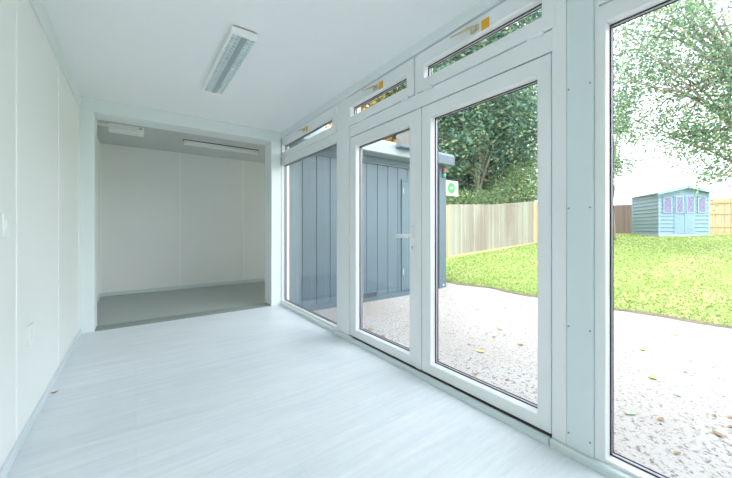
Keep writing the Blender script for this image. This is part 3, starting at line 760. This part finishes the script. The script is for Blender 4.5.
# ------------------------------------------------------------------ trees
def leaves(name, centers, spread, per, size, mat, parent, flat=.8):
    C = np.repeat(centers, per, axis=0); n = len(C)
    P = C + rng.normal(0, 1, (n, 3)) * spread * np.array([1, 1, flat])
    s_ = size * (.6 + .8 * rng.random(n))
    u_ = rng.normal(0, 1, (n, 3)); u_[:, 2] *= .6; u_ /= np.linalg.norm(u_, axis=1)[:, None]
    r_ = rng.normal(0, 1, (n, 3)); v_ = np.cross(u_, r_); v_ /= np.linalg.norm(v_, axis=1)[:, None] + 1e-9
    w_ = np.cross(u_, v_)
    a = P - u_ * s_[:, None] * .5; b = P + v_ * s_[:, None] * .28 + w_ * s_[:, None] * .06; c = P + u_ * s_[:, None] * .5; d = P - v_ * s_[:, None] * .28 + w_ * s_[:, None] * .06
    V = np.stack([a, b, c, d], 1).reshape(-1, 3)
    i = np.arange(n)[:, None] * 4
    F = np.concatenate([i + np.array([[0, 1, 2]]), i + np.array([[0, 2, 3]])], 0)
    return mesh_np(name, V, F, mat, parent)

def blob(c, r, n, shell=.35):
    d = rng.normal(0, 1, (n, 3)); d /= np.linalg.norm(d, axis=1)[:, None]
    k = 1 - shell * rng.random(n) ** 1.5
    return np.array(c) + d * k[:, None] * np.array(r)

def tree(name, label, base, top, blobs, per, spread, size, leafm, barkm='bark', r0=.16, nbr=14, nclu=200, group=None, cat='tree', shell=.5):
    bz = gz(base[0]) - .05
    root = thing(name, label, cat, (base[0], base[1], bz), group=group)
    b0 = Vector((base[0], base[1], bz)); t0 = Vector(top); pts = []; rad = []
    for i in range(9):
        t_ = i / 8; p_ = b0.lerp(t0, t_) + Vector((math.sin(t_ * 5 + base[0]) * .12, math.cos(t_ * 4 + base[1]) * .12, 0)) * min(1, t_ * 3)
        pts.append(p_); rad.append(r0 * (1 - .75 * t_))
    bm = bmesh.new(); tube(bm, pts, rad, 9); obj('trunk', bm, barkm, root, smooth=True)
    cen = []
    bm = bmesh.new()
    for (c, r, wgt) in blobs:
        k = max(3, int(nclu * wgt)); cc = blob(c, r, k, shell); cen.append(cc)
        for q in range(max(2, int(nbr * wgt))):
            tgt = Vector(cc[rng.integers(len(cc))]); s_ = pts[min(8, 2 + rng.integers(0, 6))]
            mid = s_.lerp(tgt, .5) + Vector(rng.normal(0, .18, 3)) + Vector((0, 0, .25))
            cen.append(np.array([tuple(mid.lerp(tgt, .6))]))
            tube(bm, [s_, s_.lerp(mid, .5) + Vector(rng.normal(0, .06, 3)), mid, mid.lerp(tgt, .5) + Vector(rng.normal(0, .08, 3)), tgt], [r0 * .36, r0 * .26, r0 * .18, r0 * .11, .012], 6)
            for _ in range(3):
                e_ = mid.lerp(tgt, .5) + Vector(rng.normal(0, .55, 3)); cen.append(np.array([tuple(e_)]))
                tube(bm, [mid, mid.lerp(e_, .5) + Vector(rng.normal(0, .06, 3)), e_], [r0 * .12, r0 * .07, .008], 5)
    obj('branches', bm, barkm, root, smooth=True)
    leaves('foliage', np.concatenate(cen), spread, per, size, leafm, root)
    return root

tree('oak_tree', 'tall dark green tree with a leaning pale trunk behind the weathered fence', (12.5, 9.4), (16.6, 10.2, 9.0),
     [((13.6, 9.7, 7.0), (3.6, 2.6, 3.2), .42), ((11.0, 9.6, 6.2), (2.4, 2.0, 3.2), .22), ((15.8, 10.6, 5.6), (2.2, 2.0, 3.0), .2), ((12.2, 10.2, 10.0), (3.2, 2.4, 2.2), .16), ((16.9, 9.4, 6.6), (2.2, 1.6, 3.4), .3), ((15.2, 8.6, 11.0), (2.6, 1.9, 2.4), .3)],
     40, .33, .17, 'leaf_dark', 'pale_bark', .20, 30, 1000)
tree('ivy_tree', 'dense dark green tree filling the gap behind the leaning trunk', (12.6, 11.9), (12.4, 12.2, 7.0),
     [((11.4, 11.8, 4.6), (2.6, 1.6, 2.8), .4), ((14.6, 12.0, 4.4), (2.8, 1.6, 2.8), .4), ((17.4, 11.8, 5.0), (2.2, 1.6, 3.0), .2)],
     36, .42, .24, 'leaf_dark', 'bark', .18, 14, 800)
tree('golden_tree', 'golden-leaved autumn tree behind the roof of the grey cabin', (7.4, 11.2), (7.3, 11.4, 8.2),
     [((6.9, 11.2, 7.2), (2.4, 1.8, 2.0), .55), ((9.4, 10.6, 4.9), (1.8, 1.3, 1.7), .7)], 36, .32, .18, 'leaf_gold', 'bark', .15, 14, 300)
tree('birch_tree', 'green leafy tree rising between the golden tree and the dark one', (9.6, 10.6), (9.7, 10.8, 9.6),
     [((9.5, 10.6, 8.8), (2.3, 1.9, 2.8), .65), ((10.3, 10.4, 5.2), (1.6, 1.4, 1.6), .35), ((11.8, 9.8, 11.5), (3.2, 2.0, 2.0), .5)], 36, .34, .18, 'leaf_mid', 'pale_bark', .14, 16, 420)
tree('garden_bush', 'light green bush leaning over the right end of the weathered fence', (14.6, 8.2), (14.7, 8.3, 3.0),
     [((14.9, 8.2, 2.9), (1.5, .8, 1.3), .6), ((16.4, 8.3, 3.2), (1.2, .8, 1.6), .4)], 36, .2, .11, 'leaf_mid', 'bark', .06, 12, 210, cat='bush')
tree('hedge_bush', 'low green bush showing above the middle of the weathered fence', (11.8, 8.1), (11.8, 8.2, 2.3),
     [((10.4, 8.1, 1.75), (1.5, .6, .75), .4), ((12.6, 8.1, 2.0), (1.6, .6, .75), .6)], 34, .16, .10, 'leaf_mid', 'bark', .05, 10, 200, cat='bush')
# airy tree right of the shed; its crown hangs over the lawn
tree('willow_tree', 'airy pale green tree whose branches hang over the lawn before the blue shed', (14.4, -.6), (13.6, 1.2, 6.2),
     [((13.4, 1.0, 5.6), (2.8, 2.0, 2.4), .40), ((12.4, 2.7, 6.0), (2.4, 1.6, 2.2), .32), ((13.8, .4, 3.6), (1.7, .9, 1.2), .16), ((11.8, 1.6, 7.6), (2.6, 2.4, 1.8), .26), ((12.4, .4, 4.4), (1.5, 1.0, 1.5), .18), ((13.4, 1.9, 3.9), (1.9, 1.3, 1.1), .20), ((13.6, 1.5, 2.75), (1.3, .6, .45), .04), ((12.7, 3.5, 5.0), (.8, .6, 2.0), .10)],
     26, .20, .086, 'leaf_pale', 'pale_bark', .15, 34, 740, shell=.9)
tree('young_tree', 'slim young green tree beside the big window frame, left of the shed', (16.6, 4.8), (16.2, 4.6, 6.6),
     [((15.5, 4.2, 5.6), (.9, .7, 2.0), .7), ((15.4, 4.3, 3.5), (.7, .45, .7), .3)], 22, .18, .10, 'leaf_pale', 'pale_bark', .06, 10, 95, shell=.9)

# ------------------------------------------------------------------ light
wd = bpy.data.worlds.new('sky'); scene.world = wd; wd.use_nodes = True
nt = wd.node_tree; bg = nt.nodes['Background']
tc = nt.nodes.new('ShaderNodeTexCoord'); sp = nt.nodes.new('ShaderNodeSeparateXYZ')
mr = nt.nodes.new('ShaderNodeMapRange'); mr.inputs['From Min'].default_value = -.05; mr.inputs['From Max'].default_value = .9
mx = nt.nodes.new('ShaderNodeMix'); mx.data_type = 'RGBA'
mx.inputs['A'].default_value = (.95, .98, 1.03, 1); mx.inputs['B'].default_value = (.89, .94, 1.03, 1)
nt.links.new(tc.outputs['Generated'], sp.inputs[0]); nt.links.new(sp.outputs['Z'], mr.inputs['Value'])
nt.links.new(mr.outputs['Result'], mx.inputs['Factor']); nt.links.new(mx.outputs['Result'], bg.inputs['Color'])
bg.inputs['Strength'].default_value = 1.0
sun = bpy.data.lights.new('sun', 'SUN'); sun.energy = .6; sun.angle = math.radians(30); sun.color = (1, .97, .92)
so = bpy.data.objects.new('sun', sun); COL.objects.link(so)
so.rotation_euler = Vector((.55, .40, -1.0)).to_track_quat('-Z', 'Y').to_euler()

# ------------------------------------------------------------------ camera
cam = bpy.data.cameras.new('camera'); co = bpy.data.objects.new('camera', cam); COL.objects.link(co)
co.location = (0, 0, 1.057); co.rotation_euler = (math.radians(90), 0, -math.atan((366 - 136) / 318.))
cam.sensor_width = 36; cam.lens = 318 / 732 * 36; cam.shift_y = -10 / 732; cam.clip_start = .02; cam.clip_end = 400
scene.camera = co

vs = scene.view_settings
scene.display_settings.display_device = 'sRGB'
vs.view_transform = 'Standard'; vs.look = 'None'; vs.gamma = 1; vs.use_curve_mapping = False; vs.exposure = 2.39
cy = scene.cycles
cy.max_bounces = 14; cy.diffuse_bounces = 9; cy.glossy_bounces = 4; cy.transparent_max_bounces = 32; cy.transmission_bounces = 8
cy.sample_clamp_indirect = 6; cy.use_denoising = True
cy.caustics_reflective = False; cy.caustics_refractive = False
